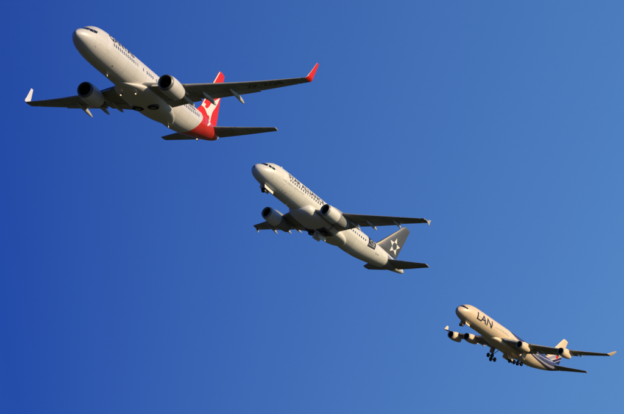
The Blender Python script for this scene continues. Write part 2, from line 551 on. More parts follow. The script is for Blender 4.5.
# ------------------------------------------------------------------ ground
def ground():
    m, b = new_mat('dry_airfield_grass', 0.95, spec=0.1)
    nt = NT(m)
    c = nt.mix(nt.noise(0.02, 8), (0.034, 0.042, 0.016), (0.070, 0.068, 0.034))
    c = nt.mix(nt.m('MULTIPLY', nt.noise(1.5, 6), 0.5), c, (0.028, 0.036, 0.013))
    m.node_tree.links.new(c, b.inputs['Base Color'])
    g = Geo(); rr = [0, 20, 60, 150, 400, 1000, 2500, 6000, 15000, 40000]; n = 64
    g.rings([[Vector((r*math.cos(2*math.pi*k/n), r*math.sin(2*math.pi*k/n), 0)) for k in range(n)] for r in [max(q, 0.01) for q in rr]], cap0=True, cap1=False)
    o = link('ground', g.mesh('ground', m), None)
    o['kind'] = 'structure'
ground()

# ------------------------------------------------------------------ aircraft assembly
CAM_M = Matrix.Translation(cam.location) @ cam.rotation_euler.to_matrix().to_4x4()

class Plane:
    def __init__(self, name, label, rot, trans, base):
        self.base = Vector(base)
        e = bpy.data.objects.new(name, None); COL.objects.link(e)
        e.empty_display_size = 2.0
        M = Matrix(rot).to_4x4(); M.translation = Vector(trans)
        e.matrix_world = CAM_M @ M @ Matrix.Translation(self.base)
        e['label'] = label; e['category'] = 'airplane'; e['group'] = 'airliners climbing in a diagonal line'
        self.e = e
    def part(self, name, me, shift=(0, 0, 0)):
        return link(name, me, self.e, -self.base + Vector(shift))
    def sub(self, name, me, part): return link(name, me, part)

def engine(P, s0, yc, zc, prof, lip_n, nozzle, core, pylon, fan_r, fan_ds, mats, flat=0.0, blades=24):
    """prof: outer cowl profile from the lip backwards; lip_n points belong to the bare metal lip"""
    r_lip = prof[0][1]
    def ring_geo(pf, mi=0): return revolve(pf, s0, yc, zc, 44, flat, mi)
    g = Geo(); a = ring_geo(prof[lip_n:]); g.add(a.v, a.f, 0)
    if len(mats) > 2:
        a = ring_geo(mats[2][1]); g = Geo(); pf = prof[lip_n:]
        k = mats[2][0]
        a = ring_geo(pf[:k+1]); g.add(a.v, a.f, 0)
        a = ring_geo(pf[k:]); g.add(a.v, a.f, 1)
        me = g.mesh('engine_nacelle', [mats[0], mats[2][2]], 50)
    else: me = g.mesh('engine_nacelle', mats[0], 50)
    nac = P.part('engine_nacelle', me)
    inner = [(0.0, r_lip), (-0.03, r_lip*0.985), (-0.015, r_lip*0.955), (0.08, r_lip*0.915), (0.3, r_lip*0.885)]
    g = ring_geo(inner[::-1] + prof[1:lip_n + 1])
    P.sub('inlet_lip', g.mesh('inlet_lip', mats[1], 60), nac)
    g = ring_geo([(0.3, r_lip*0.885), (0.7, fan_r*1.0), (fan_ds + 0.5, fan_r)])
    P.sub('inlet_duct', g.mesh('inlet_duct', MAT['duct']), nac)
    # fan: disc behind twisted blades
    g = Geo(); n = blades
    for k in range(n):
        q = 2*math.pi*k/n
        v = []
        for rr, tw, hw in ((0.30, 0.10, 0.22), (0.65, 0.17, 0.26), (0.99, 0.24, 0.28)):
            for sgn in (-1, 1):
                ang = q + sgn*hw*0.5*(0.30/rr + 0.35)*0.9
                v.append((-(s0 + fan_ds + sgn*tw), yc + rr*fan_r*math.cos(ang), zc + rr*fan_r*math.sin(ang)))
        g.add(v, [(0, 1, 3, 2), (2, 3, 5, 4)])
    a = revolve([(fan_ds + 0.32, fan_r), (fan_ds + 0.32, 0.01)], s0, yc, zc, 32); g.add(a.v, a.f)
    fan = P.sub('fan', g.mesh('fan', MAT['fan']), nac)
    g = revolve([(fan_ds - 0.62, 0.01), (fan_ds - 0.5, 0.09), (fan_ds - 0.25, 0.2), (fan_ds + 0.05, fan_r*0.33)], s0, yc, zc, 24)
    P.sub('spinner', g.mesh('spinner', MAT['hot'], 60), nac)
    g = ring_geo(nozzle)
    P.sub('exhaust_nozzle', g.mesh('exhaust_nozzle', MAT['hot'] if core else mats[-1] if not isinstance(mats[-1], tuple) else MAT['hot'], 50), nac)
    g = ring_geo(core) if core else ring_geo([(nozzle[-1][0] - 0.6, 0.34), (nozzle[-1][0] + 0.25, 0.02)])
    P.sub('exhaust_cone', g.mesh('exhaust_cone', MAT['hot'], 50), nac)
    # pylon: thin lofted blade between cowl crown and wing
    g = Geo(); rings = []
    for s, zl, zu, w in pylon:
        rings.append([Vector((-s, yc + w*cx, zl + (zu - zl)*cz)) for cx, cz in ((-.5, 0), (-.5, .6), (-.32, .93), (0, 1), (.32, .93), (.5, .6), (.5, 0))])
    g.rings(rings)
    P.part('engine_pylon', g.mesh('engine_pylon', MAT['cowlgrey'] if len(mats) > 2 else mats[0], 40))
    return nac

def wheel_geo(c, axis, ro, w):
    """tyre and hub meshes for a wheel centred at c"""
    c = Vector(c); ax = Vector(axis).normalized(); u = ax.orthogonal().normalized(); v = ax.cross(u); n = 24
    def ring(r, t): return [c + ax*t + (u*math.cos(2*math.pi*k/n) + v*math.sin(2*math.pi*k/n))*r for k in range(n)]
    ty = Geo(); ri = ro*0.56
    pf = [(ri, -w*.40), (ro*.80, -w*.5), (ro*.95, -w*.38), (ro, -w*.15), (ro, w*.15), (ro*.95, w*.38), (ro*.80, w*.5), (ri, w*.40), (ri, -w*.40)]
    ty.rings([ring(r, t) for r, t in pf], cap0=False, cap1=False)
    hb = Geo(); pf = [(0.01, -w*.30), (ri*.4, -w*.36), (ri*.55, -w*.22), (ri*.9, -w*.22), (ri, -w*.38), (ri, w*.38), (ri*.9, w*.22), (ri*.55, w*.22), (ri*.4, w*.36), (0.01, w*.30)]
    hb.rings([ring(r, t) for r, t in pf], cap0=False, cap1=False)
    return ty, hb

def add_wheel(P, gear, c, axis, ro, w):
    ty, hb = wheel_geo(c, axis, ro, w)
    P.sub('tyre', ty.mesh('tyre', MAT['tyre'], 50), gear)
    P.sub('wheel_hub', hb.mesh('wheel_hub', MAT['hub'], 40), gear)

def cabin_windows(P, fus, stations, th, w, h, mat, const):
    """each cabin window is its own pane in a frame; in the straight barrel all share one mesh"""
    shared = None
    for s in stations:
        straight = const[0] <= s <= const[1]
        if straight and shared: P.part('cabin_window', shared, (-(s - shared_s), 0, 0)); continue
        rm = fus.sec(s)[0]; dth = h/2/rm
        bm = bmesh.new(); n = 14; pts = []
        for k in range(n):
            q = 2*math.pi*k/n
            pts.append((abs(math.cos(q))**0.62*math.copysign(w/2, math.cos(q)), abs(math.sin(q))**0.62*math.copysign(dth, math.sin(q))))
        vs = [bm.verts.new(fus.p(s + a, th + b, 0.006)) for a, b in pts]
        vi = [bm.verts.new(fus.p(s + a, th + b, -0.03)) for a, b in pts]
        bm.faces.new(vs)
        for k in range(n): bm.faces.new((vs[k], vs[(k+1) % n], vi[(k+1) % n], vi[k]))
        me = bpy.data.meshes.new('cabin_window'); bm.to_mesh(me); bm.free(); me.materials.append(mat)
        if straight and not shared: shared, shared_s = me, s
        P.part('cabin_window', me)
    if shared:                      # a few blinds half drawn: same pane, paler
        drawn = shared.copy(); drawn.materials[0] = MAT['shade']
        for k, o in enumerate([c for c in P.e.children if c.data is shared]):
            if (k*7 + 3) % 11 in (0, 4): o.data = drawn

def fuselage_text(P, fus, name, body, s0, th0, height, width, mat, shear=0.0, weight=0.0, slope=0.0, rmean=None, spacing=1.0, off=0.007):
    bm = text_mesh(body, height, width, shear, weight, spacing=spacing)
    r = rmean or fus.sec(s0 + width/2)[0]
    me = wrap(bm, name, mat, lambda u, v: fus.p(s0 + u, th0 + slope*u + v/r, off))
    return P.part(name, me)

def belly_fairing(P, table, mat, n=40, e=0.85):
    """table rows: s, half width, bottom z, top z"""
    f = [pchip([r[0] for r in table], [r[k] for r in table]) for k in (1, 2, 3)]
    s0, s1 = table[0][0], table[-1][0]; rings = []
    for i in range(41):
        t = i/40; s = s0 + (s1 - s0)*(0.5 - 0.5*math.cos(math.pi*t))
        w, zb, zt = (q(s) for q in f)
        ring = []
        for k in range(n):
            q = 2*math.pi*k/n
            cx = math.copysign(abs(math.cos(q))**e, math.cos(q)); cz = math.copysign(abs(math.sin(q))**e, math.sin(q))
            ring.append(Vector((-s, w*cx, (zt + zb)/2 + (zt - zb)/2*cz)))
        rings.append(ring)
    g = Geo(); g.rings(rings)
    return P.part('belly_fairing', g.mesh('belly_fairing', mat, 50))

def make_wing(P, W, flaps, ailerons, slats, main_end, fair, side, slat_ext=0.03, flap_def=8, tips=None):
    g = W.panel(W.y0, main_end, 0.0, 0.735, side, n=22)
    wing = P.part('wing', g.mesh('wing', MAT['wing'], 35))
    for ya, yb in flaps:
        g = W.panel(ya, yb, 0.70, 1.0, side, ds=0.035, dz=-0.010, rot=flap_def, pivot=0.72)
        P.sub('flap', g.mesh('flap', MAT['flap'], 35), wing)
    for ya, yb in ailerons:
        g = W.panel(ya, yb, 0.742, 1.0, side, rot=1.0)
        P.sub('aileron', g.mesh('aileron', MAT['flap'], 35), wing)
    if tips:
        for ya, yb in tips:
            g = W.panel(ya, yb, 0.736, 1.0, side)
            P.sub('trailing_edge', g.mesh('trailing_edge', MAT['wing'], 35), wing)
    for ya, yb in slats:
        g = W.slat(ya, yb, side, slat_ext)
        P.sub('slat', g.mesh('slat', MAT['flap'], 35), wing)
    for y, c0, s_end, dp, wd, dr in fair:
        g = canoe(W, y, side, c0, s_end, dp, wd, dr)
        P.sub('flap_fairing', g.mesh('flap_fairing', MAT['canoe'], 60), wing)
    return wing

def tailplane(P, W, side, mat, hinge=0.70):
    g = W.panel(W.y0, W.y1, 0.0, hinge, side, n=6)
    st = P.part('tailplane', g.mesh('tailplane', mat, 35))
    g = W.panel(W.y0 + 0.35, W.y1 - 0.12, hinge + 0.006, 1.0, side, n=6)
    P.sub('elevator', g.mesh('elevator', mat, 35), st)
    return st

class Fin:
    """vertical tail: rows (z, s_le, chord, t/c)"""
    def __init__(self, rows):
        zs = [r[0] for r in rows]; self.z0, self.z1 = zs[0], zs[-1]; self.rows = rows
        self.le, self.ch, self.t = ((lambda z, k=k: float(np.interp(z, zs, [r[k] for r in rows]))) for k in (1, 2, 3))
    def panel(self, c0, c1, za, zb, n=10):
        rings = []
        zz = sorted(set([za + (zb - za)*i/n for i in range(n + 1)] + [r[0] for r in self.rows if za < r[0] < zb]))
        for z in zz:
            up, lo = cut_foil(self.t(z), 0, c0, c1)
            c = self.ch(z)
            rings.append([Vector((-(self.le(z) + cx*c), h*c, z)) for cx, h in up + lo])
        g = Geo(); g.rings(rings); return g
    def side(self, s, z, off=0.012):
        c = self.ch(z); cx = min(max((s - self.le(z))/c, 0.004), 0.999); t = self.t(z)
        h = 5*t*(0.2969*math.sqrt(cx) - 0.126*cx - 0.3516*cx*cx + 0.2843*cx**3 - 0.1030*cx**4)
        return Vector((-(self.le(z) + cx*c), h*c + off, z))

def make_fin(P, F, mat, rmat, hinge=0.68, rz=(0.25, 0.2)):
    fin = P.part('fin', F.panel(0, hinge, F.z0, F.z1, 14).mesh('fin', mat, 35))
    P.sub('rudder', F.panel(hinge + 0.005, 1.0, F.z0 + rz[0], F.z1 - rz[1], 12).mesh('rudder', rmat, 35), fin)
    return fin

def blade_antenna(P, fus, s, th, h, name='blade_antenna', lean=0.25, mat=None, chord=0.32):
    b = fus.p(s, th); w, a, bb, c = fus.sec(s); nrm = Vector((0, math.cos(th), math.sin(th)))
    g = Geo(); rings = []
    for t, ch, sh in ((-0.1, chord, 0), (0.6, chord*.8, lean*.6), (1.0, chord*.45, lean)):
        rings.append([b + nrm*h*t + Vector((-(sh + x*ch), 0, 0)) + nrm.cross(Vector((1, 0, 0)))*y for x, y in ((0, 0), (.3, .02), (1, 0), (.3, -.02))])
    g.rings(rings)
    P.part(name, g.mesh(name, mat or MAT['white'], 30))

def plate(P, gear, name, pts, thick, mat, sub=True):
    """flat door: polygon pts extruded by thick along its normal"""
    pts = [Vector(p) for p in pts]; nrm = (pts[1] - pts[0]).cross(pts[2] - pts[0]).normalized()*thick/2
    g = Geo(); n = len(pts)
    g.rings([[p - nrm for p in pts], [p + nrm for p in pts]])
    me = g.mesh(name, mat, 30)
    return P.sub(name, me, gear) if sub else P.part(name, me)

def cockpit(P, fus, front, sides, off=0.010):
    for f in front:
        g = patch(fus, f, lambda y, z: fus.from_yz(y, z), off)
        P.part('cockpit_window', g.mesh('cockpit_window', MAT['glass'], 30))
    for f in sides:
        for side in (1, -1):
            def co(s, z, side=side):
                th = fus.th_at_z(s, z)
                return s, (th if side > 0 else math.pi - th)
            g = patch(fus, f, co, off)
            P.part('cockpit_window', g.mesh('cockpit_window', MAT['glass'], 30))

def door(P, fus, s, w, th0, th1, mat, gapmat=None):
    """cabin door: plate a few millimetres proud inside a dark joint"""
    g = patch(fus, [(s - w/2 - .02, th0 - .012), (s + w/2 + .02, th0 - .012), (s + w/2 + .02, th1 + .012), (s - w/2 - .02, th1 + .012)], lambda a, b: (a, b), 0.003)
    d = P.part('cabin_door', g.mesh('cabin_door', MAT['greyink'], 30))
    g = patch(fus, [(s - w/2, th0), (s + w/2, th0), (s + w/2, th1), (s - w/2, th1)], lambda a, b: (a, b), 0.006)
    P.sub('door_panel', g.mesh('door_panel', mat, 30), d)
    if gapmat: pass

def spot(P, fus, name, s, th, r, mat, off=0.01):
    """small round port or vent on the skin"""
    rm = fus.sec(s)[0]; g = Geo(); n = 12
    g.rings([[fus.p(s + r*math.cos(2*math.pi*k/n), th + r*math.sin(2*math.pi*k/n)/rm, o) for k in range(n)] for o in (off, -0.02)])
    P.part(name, g.mesh(name, mat, 30))

# ------------------------------------------------------------------ red-tailed twinjet
def build_red_tail():
    P = Plane('jet_airliner', 'white twin-engine jet with red tail and upturned winglets, highest and nearest of the three',
        [[-0.378935217, 0.923386525, 0.061363075], [0.323940057, 0.070239582, 0.943466608], [0.866874236, 0.377390681, -0.325738135]],
        (-25.365589, 19.108797, -479.096123), (-18, 0, -2.2))
    F = Fuselage([(0, 0, -.42, -.42), (.02, .10, -.32, -.52), (.08, .19, -.21, -.62), (.3, .42, .02, -.82), (.8, .77, .36, -1.09), (1.5, 1.10, .70, -1.36), (2.2, 1.34, 1.08, -1.56),
        (3.0, 1.55, 1.50, -1.72), (4.0, 1.70, 1.76, -1.84), (5.5, 1.82, 1.89, -1.92), (7.0, 1.855, 1.935, -1.95), (24.0, 1.855, 1.935, -1.95), (26.0, 1.855, 1.935, -1.89), (29.0, 1.81, 1.935, -1.48),
        (32.0, 1.60, 1.92, -.85), (34.5, 1.22, 1.88, -.25), (36.3, .80, 1.75, .25), (37.3, .46, 1.55, .62), (37.8, .26, 1.38, .88)])
    P.part('fuselage', F.mesh('fuselage', MAT['body737']))
    # wings
    W = Wing([(1.0, 13.9, 7.6, -1.25, .135), (1.9, 14.45, 6.7, -1.10, .13), (4.9, 16.42, 4.85, -.70, .118), (5.8, 16.90, 4.5, -.57, .115), (11.5, 19.92, 3.02, .36, .105), (17.15, 22.92, 1.58, 1.53, .10)])
    for side in (1, -1):
        wing = make_wing(P, W, [(1.95, 5.55), (6.0, 11.9)], [(12.05, 15.9)], [(5.5, 8.3), (8.35, 11.2), (11.25, 14.0), (14.05, 16.6)], 17.15,
            [(9.35, .42, 24.45, .50, .42, 1.05), (6.55, .45, 23.1, .55, .46, .9), (4.35, .55, 22.1, .5, .42, .7)], side, flap_def=4, tips=[(15.95, 17.15), (11.92, 12.03), (5.58, 5.97)])
        # leading-edge flap hinged forward between fuselage and engine
        pts = [W.pt(2.5, .012, -.012, side), W.pt(4.0, .014, -.014, side)]
        plate(P, wing, 'leading_edge_flap', [pts[0], pts[1], pts[1] + Vector((.42, 0, -.30)), pts[0] + Vector((.48, 0, -.34))], .05, MAT['canoe'])
        # blended winglet: sections sweep from horizontal to nearly upright
        rings = []; K = 18
        for i in range(K + 1):
            t = i/K; a = R(9 + 75*min(1, t/0.22)**0.9)
            if i == 0: py, pz = 17.15, 1.53
            else: py += math.cos(a)*2.5/K; pz += math.sin(a)*2.5/K
            le = 22.92 + 0.55*min(t/.35, 1)**1.3*0.9 + max(t - .3, 0)/.7*1.42; ch = 1.58 - 0.45*min(t/.35, 1) - 0.62*max(t - .35, 0)/.65
            up, lo = cut_foil(.09, .0, 0, 1.0, 10)
            nrm = Vector((0, -math.sin(a)*side, math.cos(a)))
            rings.append([Vector((-(le + cx*ch), side*py, pz)) + nrm*h*ch for cx, h in up + lo])
        nu = 11
        mis = [0 if k < nu - 1 else 1 for k in range(len(rings[0]))]
        mis[nu - 1] = 0; mis[nu - 2] = 0
        g = Geo(); g.rings(rings, mis=mis)
        P.part('winglet', g.mesh('winglet', [MAT['white'], MAT['red']], 40))
        if side == 1:
            bm = text_mesh('ZK-ZQB', 1.05, 3.7, weight=.012)
            me = wrap(bm, 'registration_lettering', MAT['wingink'], lambda u, v: W.lower(11.0 + u, .60 - v/W.ch(11.0 + u)) + Vector((0, 0, -.008)))
            P.sub('registration_lettering', me, wing)
        # engines
        prof = [(0, .80), (-.02, .83), (.04, .875), (.16, .925), (.32, .965), (.6, 1.01), (1.1, 1.05), (1.7, 1.055), (2.4, 1.02), (3.0, .95), (3.55, .85), (3.5, .80), (3.0, .82)]
        engine(P, 12.86, side*4.88, -1.71, prof, 4, [(2.9, .60), (3.6, .60), (4.2, .52), (4.75, .42), (4.7, .38), (4.2, .40)], [(4.2, .33), (4.8, .26), (5.4, .05)],
            [(14.0, -.95, -.72, .08), (14.9, -1.0, -.52, .30), (16.4, -1.05, -.42, .36), (18.2, -1.1, -.62, .30), (19.4, -.86, -.62, .08)], .775, .9, [MAT['cowl737'], MAT['lip']], flat=.05)
    # tail
    T = Wing([(.35, 33.1, 4.15, .88, .10), (1.24, 33.85, 3.55, .98, .10), (7.15, 38.05, 1.18, 1.93, .09)], camber=-.005, twist=(0, 0))
    for side in (1, -1): tailplane(P, T, side, MAT['wing'])
    V = Fin([(1.2, 30.3, 7.0, .055), (2.0, 30.9, 6.55, .06), (2.75, 32.2, 5.35, .075), (3.3, 32.9, 4.75, .09), (7.1, 35.72, 2.60, .09), (9.05, 37.25, 1.55, .09), (9.15, 37.40, 1.35, .06)])
    fin = make_fin(P, V, MAT['red'], MAT['red'], .66, (.85, .12))
    roo = [(37.95, 6.12), (37.51, 5.44), (37.11, 4.87), (36.48, 4.2), (35.83, 3.59), (35.6, 3.08), (35.52, 2.57), (35.46, 2.18), (35.44, 1.95), (35.12, 1.95), (35.12, 2.43), (35.02, 2.71), (34.8, 2.82), (34.58, 2.67), (34.31, 2.77), (33.95, 3.0), (33.54, 3.22), (33.07, 3.35), (32.54, 3.28), (32.46, 3.44), (33.08, 3.71), (33.79, 3.9), (33.92, 3.72), (33.55, 3.50), (34.0, 3.30), (34.45, 3.55), (34.9, 3.98), (35.3, 4.45), (36.05, 4.95), (36.95, 5.5)]
    me = wrap(poly_bm([chaikin(roo)], .35), 'kangaroo_emblem', MAT['silver'], lambda s, z: V.side(s, z, .018))
    P.sub('kangaroo_emblem', me, fin)
    leg = [(32.45, 46*.032), (33.0, 46*.032), (32.66, 20*.032), (32.9, 10*.032), (32.35, 3*.032), (31.9, -10*.032), (31.5, -8.5*.032), (31.98, 7*.032), (32.22, 20*.032)]
    P.sub('kangaroo_leg', wrap(poly_bm([chaikin(leg, 1)], .25), 'kangaroo_leg', MAT['silver'], lambda s, v: F.p(s, R(v/.032), .010)), fin)
    ledge = poly_bm([[(V.le(z) + 0.02, z) for z in (3.4, 5.2, 7.1, 9.0)] + [(V.le(z) + 0.16, z) for z in (9.0, 7.1, 5.2, 3.4)]], .5)
    P.sub('fin_leading_edge', wrap(ledge, 'fin_leading_edge', MAT['silver'], lambda s, z: V.side(s, z, .014)), fin)
    belly_fairing(P, [(11.2, .35, -1.97, -1.7), (12.4, .95, -2.03, -1.5), (13.6, 1.55, -2.10, -1.15), (14.8, 1.92, -2.19, -.8), (16.4, 2.02, -2.25, -.7), (19.0, 2.05, -2.25, -.75), (21.0, 1.95, -2.18, -.9), (22.9, 1.5, -2.08, -1.3), (25.2, .4, -1.95, -1.7)], MAT['white'], e=1.0)
    # cockpit glazing, cabin windows, doors, titles
    cockpit(P, F, [[(.03, .42), (.80, .36), (.66, .79), (.03, .90)], [(-.80, .36), (-.03, .42), (-.03, .90), (-.66, .79)]],
        [[(1.58, .33), (2.05, .26), (2.15, .71), (1.77, .74)], [(2.09, .26), (2.46, .30), (2.74, .61), (2.19, .71)]])
    win = [5.95 + .508*i for i in range(46)]
    shut = {13, 14, 16, 21}
    cabin_windows(P, F, [s for i, s in enumerate(win) if i not in shut and s < 29.3], R(8.0), .26, .38, MAT['glass'], (7.0, 24.5))
    door(P, F, 4.95, .86, R(-22), R(29), MAT['white'])
    door(P, F, 30.55, .76, R(-10), R(36), MAT['red'])
    fuselage_text(P, F, 'title_lettering', 'QANTAS', 5.2, R(18.0), 1.0, 6.5, MAT['black'], shear=.25, weight=.03)
    fuselage_text(P, F, 'slogan_lettering', 'SPIRIT OF AUSTRALIA', 24.3, R(18), .36, 3.7, MAT['black'], shear=.2, weight=.02)
    for s, th, r in ((2.72, -39, .05), (7.4, -55, .085), (5.2, -30, .035), (9.6, -48, .04), (3.2, -20, .03)): spot(P, F, 'static_port', s, R(th), r, MAT['black'])
    blade_antenna(P, F, 8.2, R(-90), .32)
    blade_antenna(P, F, 24.6, R(-90), .34)
    blade_antenna(P, F, 9.5, R(90), .34)
    # wheels lying open in the belly
    for side in (1, -1):
        ty, hb = wheel_geo((-18.65, side*.93, -2.23), (0, 0, 1), .60, .20)
        w = P.part('main_wheel', ty.mesh('tyre', MAT['tyre'], 50))
        P.sub('wheel_hub', hb.mesh('wheel_hub', MAT['hub'], 40), w)
        g = Geo(); g.tube((-18.65, side*.93, -2.0), (-18.65, side*.93, -2.258), .66, n=28)  # solid dark disc stands for the shaded open well
        P.part('wheel_well_shade', g.mesh('wheel_well_shade', MAT['bay'], 40))
        # extended landing lamp under the wing root
        g = Geo(); g.tube((-14.25, side*.9, -2.1), (-14.0, side*.9, -2.34), .085, .10, 14)
        lamp = P.part('landing_lamp', g.mesh('landing_lamp', MAT['metal'], 40))
        g = Geo(); g.tube((-13.998, side*.9, -2.342), (-13.97, side*.9, -2.37), .085, .06, 14)
        P.sub('lamp_lens', g.mesh('lamp_lens', MAT['lamp'], 40), lamp)
    # tail skid under the rear fuselage
    g = Geo(); g.rings([[Vector((-(32.4 + a), .09*b, z)) for a, b in ((0, 0), (.15, 1), (.6, 0), (.15, -1))] for z in (-.6, -1.0)])
    P.part('tail_skid', g.mesh('tail_skid', MAT['hot'], 30))
    g = Geo(); g.tube((-37.75, 0, 1.13), (-37.95, 0, 1.16), .17, .15, 14)
    P.part('exhaust_pipe', g.mesh('exhaust_pipe', MAT['hot'], 40))

# ------------------------------------------------------------------ black-finned twinjet
def build_black_fin():
    P = Plane('jet_airliner', 'white twin-engine jet with dark fin of silver triangles, in the middle of the three',
        [[-0.58550194, 0.760544321, 0.280641791], [0.467571432, 0.034019009, 0.883300437], [0.662241976, 0.648394204, -0.375526993]],
        (-8.398763, 6.391529, -659.474178), (-17, 0, -2.4))
    F = Fuselage([(0, 0, -.5, -.5), (.02, .19, -.32, -.69), (.08, .36, -.18, -.86), (.3, .70, .08, -1.13), (.8, 1.08, .46, -1.46), (1.5, 1.39, .90, -1.69), (2.3, 1.62, 1.40, -1.82),
        (3.2, 1.78, 1.79, -1.90), (4.5, 1.91, 2.02, -1.98), (6.0, 1.96, 2.06, -2.03), (23.5, 1.96, 2.06, -2.03), (26.0, 1.95, 2.06, -1.82), (29.0, 1.80, 2.05, -1.28), (32.0, 1.42, 2.0, -.55),
        (34.5, .98, 1.86, .10), (36.4, .56, 1.66, .62), (37.3, .32, 1.50, .92), (37.5, .18, 1.38, 1.05)])
    P.part('fuselage', F.mesh('fuselage', MAT['body320']))
    W = Wing([(1.0, 12.05, 7.0, -1.25, .14), (2.0, 12.65, 6.2, -1.12, .14), (6.4, 14.95, 3.75, -.68, .12), (11.5, 17.57, 2.65, .10, .11), (16.85, 20.35, 1.5, .97, .105)])
    for side in (1, -1):
        make_wing(P, W, [(2.05, 6.2), (6.45, 12.6)], [(12.75, 15.9)], [(2.6, 5.2), (6.3, 8.8), (8.85, 11.3), (11.35, 13.8), (13.85, 16.3)], 16.85,
            [(12.25, .42, 21.35, .40, .34, .9), (8.45, .45, 20.35, .48, .40, .8), (5.85, .58, 19.75, .42, .36, .5)], side, slat_ext=.04, tips=[(15.95, 16.85), (12.62, 12.72), (6.22, 6.43)])
        # arrow-shaped tip fence above and below the tip
        y = 16.86; z = .97
        pts = [(20.7, 0), (21.2, .06), (21.7, .44), (21.95, .45), (21.85, .02), (21.92, -.40), (21.7, -.38), (21.2, -.06)]
        g = Geo(); g.rings([[Vector((-s, side*(y - .03), z + q)) for s, q in pts], [Vector((-s, side*(y + .05), z + q)) for s, q in pts]])
        P.part('wingtip_fence', g.mesh('wingtip_fence', MAT['flap'], 30))
        prof = [(0, .82), (-.02, .85), (.04, .89), (.16, .935), (.3, .965), (.6, 1.01), (1.1, 1.045), (1.8, 1.05), (2.5, 1.03), (2.62, 1.02), (3.4, .95), (4.2, .83), (5.0, .69), (5.45, .60), (5.4, .56), (4.8, .60)]
        engine(P, 11.03, side*5.77, -2.0, prof, 4, [(4.7, .50), (5.2, .47), (5.5, .42)], None,
            [(12.2, -1.05, -.86, .08), (13.2, -1.1, -.62, .30), (15.0, -1.15, -.50, .34), (17.0, -1.3, -.68, .28), (18.4, -.95, -.68, .08)], .80, .95,
            [MAT['pearl'], MAT['cowlgrey'], (5, [(0, .5), (.1, .5)], MAT['cowlgrey'])], blades=22)
    T = Wing([(.5, 31.2, 4.2, .60, .10), (1.34, 31.92, 3.55, .68, .10), (6.2, 35.2, 1.25, 1.40, .09)], camber=-.005, twist=(0, 0))
    for side in (1, -1): tailplane(P, T, side, MAT['wing'])
    V = Fin([(1.5, 29.0, 6.3, .06), (2.4, 29.85, 5.45, .075), (2.75, 30.2, 5.12, .09), (7.7, 34.80, 1.62, .09), (7.85, 35.0, 1.30, .06)])
    fin = make_fin(P, V, MAT['finblack'], MAT['finblack'], .68, (.8, .1))
    # star emblem: five triangles pointing outward round an open five-cornered star
    cx, cz, r0 = 33.9, 3.86, 1.42
    tris = []
    for k in range(5):
        a = R(90 + 72*k)
        tip = (cx + r0*math.cos(a), cz + r0*math.sin(a)); b = R(90 + 72*k)
        m = (cx + .30*math.cos(a), cz + .30*math.sin(a)); px, pz = -math.sin(b), math.cos(b)
        tris.append([tip, (cx + .52*math.cos(a) + .38*px, cz + .52*math.sin(a) + .38*pz), (cx + .56*math.cos(a), cz + .56*math.sin(a)), (cx + .52*math.cos(a) - .38*px, cz + .52*math.sin(a) - .38*pz)])
    for t in tris: P.sub('star_triangle', wrap(poly_bm([t], .4), 'star_triangle', MAT['silver'], lambda s, z: V.side(s, z, .02)), fin)
    belly_fairing(P, [(10.6, .5, -2.05, -1.3), (11.2, 1.55, -2.22, -.55), (12.2, 2.16, -2.40, -.25), (14.0, 2.26, -2.48, -.3), (18.5, 2.26, -2.48, -.5), (20.3, 2.16, -2.40, -.75), (21.6, 1.75, -2.25, -1.1), (22.6, .6, -2.05, -1.5)], MAT['pearl'])
    cockpit(P, F, [[(.04, .42), (1.12, .33), (.88, .82), (.04, .98)], [(-1.12, .33), (-.04, .42), (-.04, .98), (-.88, .82)]],
        [[(1.66, .36), (2.12, .30), (2.14, .70), (1.84, .76)], [(2.20, .30), (2.62, .26), (2.82, .52), (2.24, .70)]])
    cabin_windows(P, F, [6.3 + .533*i for i in range(37) if i not in (15, 16)], R(13), .25, .36, MAT['glass'], (6.2, 23.5))
    door(P, F, 5.0, .84, R(-20), R(30), MAT['pearl'])
    door(P, F, 30.6, .80, R(-8), R(38), MAT['pearl'])
    fuselage_text(P, F, 'alliance_lettering', 'STAR ALLIANCE', 5.8, R(21), .76, 9.0, MAT['black'], weight=.03)
    fuselage_text(P, F, 'airline_lettering', 'AIR NEW ZEALAND', 4.7, R(-10), .26, 5.2, MAT['greyink'], weight=.01, slope=R(1.1))
    fuselage_text(P, F, 'flag_lettering', 'ZK-OJA', 28.55, R(-21), .26, .9, MAT['black'], weight=.015)
    # black panel with a spiral frond and the airline's name
    blk = poly_bm([[(26.15, R(-8)*2), (28.05, R(-4)*2), (28.3, R(36)*2), (27.9, R(58)*2), (26.5, R(58)*2)]], .2)
    panel = P.part('black_panel', wrap(blk, 'black_panel', MAT['black'], lambda s, a: F.p(s, a/2, .007)))
    sp = []
    for i in range(31):
        t = i/30; a = R(-60 + 560*t); r = .62*(1 - t)**.75 + .06
        sp.append((27.25 + r*math.cos(a), .95 + r*math.sin(a)))
    outer = sp; inner = [(27.25 + (x - 27.25)*.72, .95 + (z - .95)*.72) for x, z in sp]
    bm = bmesh.new()
    va = [bm.verts.new((x, z, 0)) for x, z in outer]; vb = [bm.verts.new((x, z, 0)) for x, z in inner]
    for i in range(30): bm.faces.new((va[i], va[i+1], vb[i+1], vb[i]))
    P.sub('frond_emblem', wrap(bm, 'frond_emblem', MAT['ink'], lambda s, z: F.p(s, (z - .10)/1.92, .013)), panel)
    bm = text_mesh('AIR NEW ZEALAND', .20, 1.55, weight=.015)
    P.sub('panel_lettering', wrap(bm, 'panel_lettering', MAT['ink'], lambda u, v: F.p(26.35 + u, R(1.5 + u*1.5) + v/1.95, .013)), panel)
    for s, th, r in ((5.8, -46.5, .07), (6.46, -45.8, .07), (2.9, -30, .05), (7.0, -30, .035)): spot(P, F, 'static_port', s, R(th), r, MAT['black'])
    for s in (8.6, 24.4): blade_antenna(P, F, s, R(-90), .34)
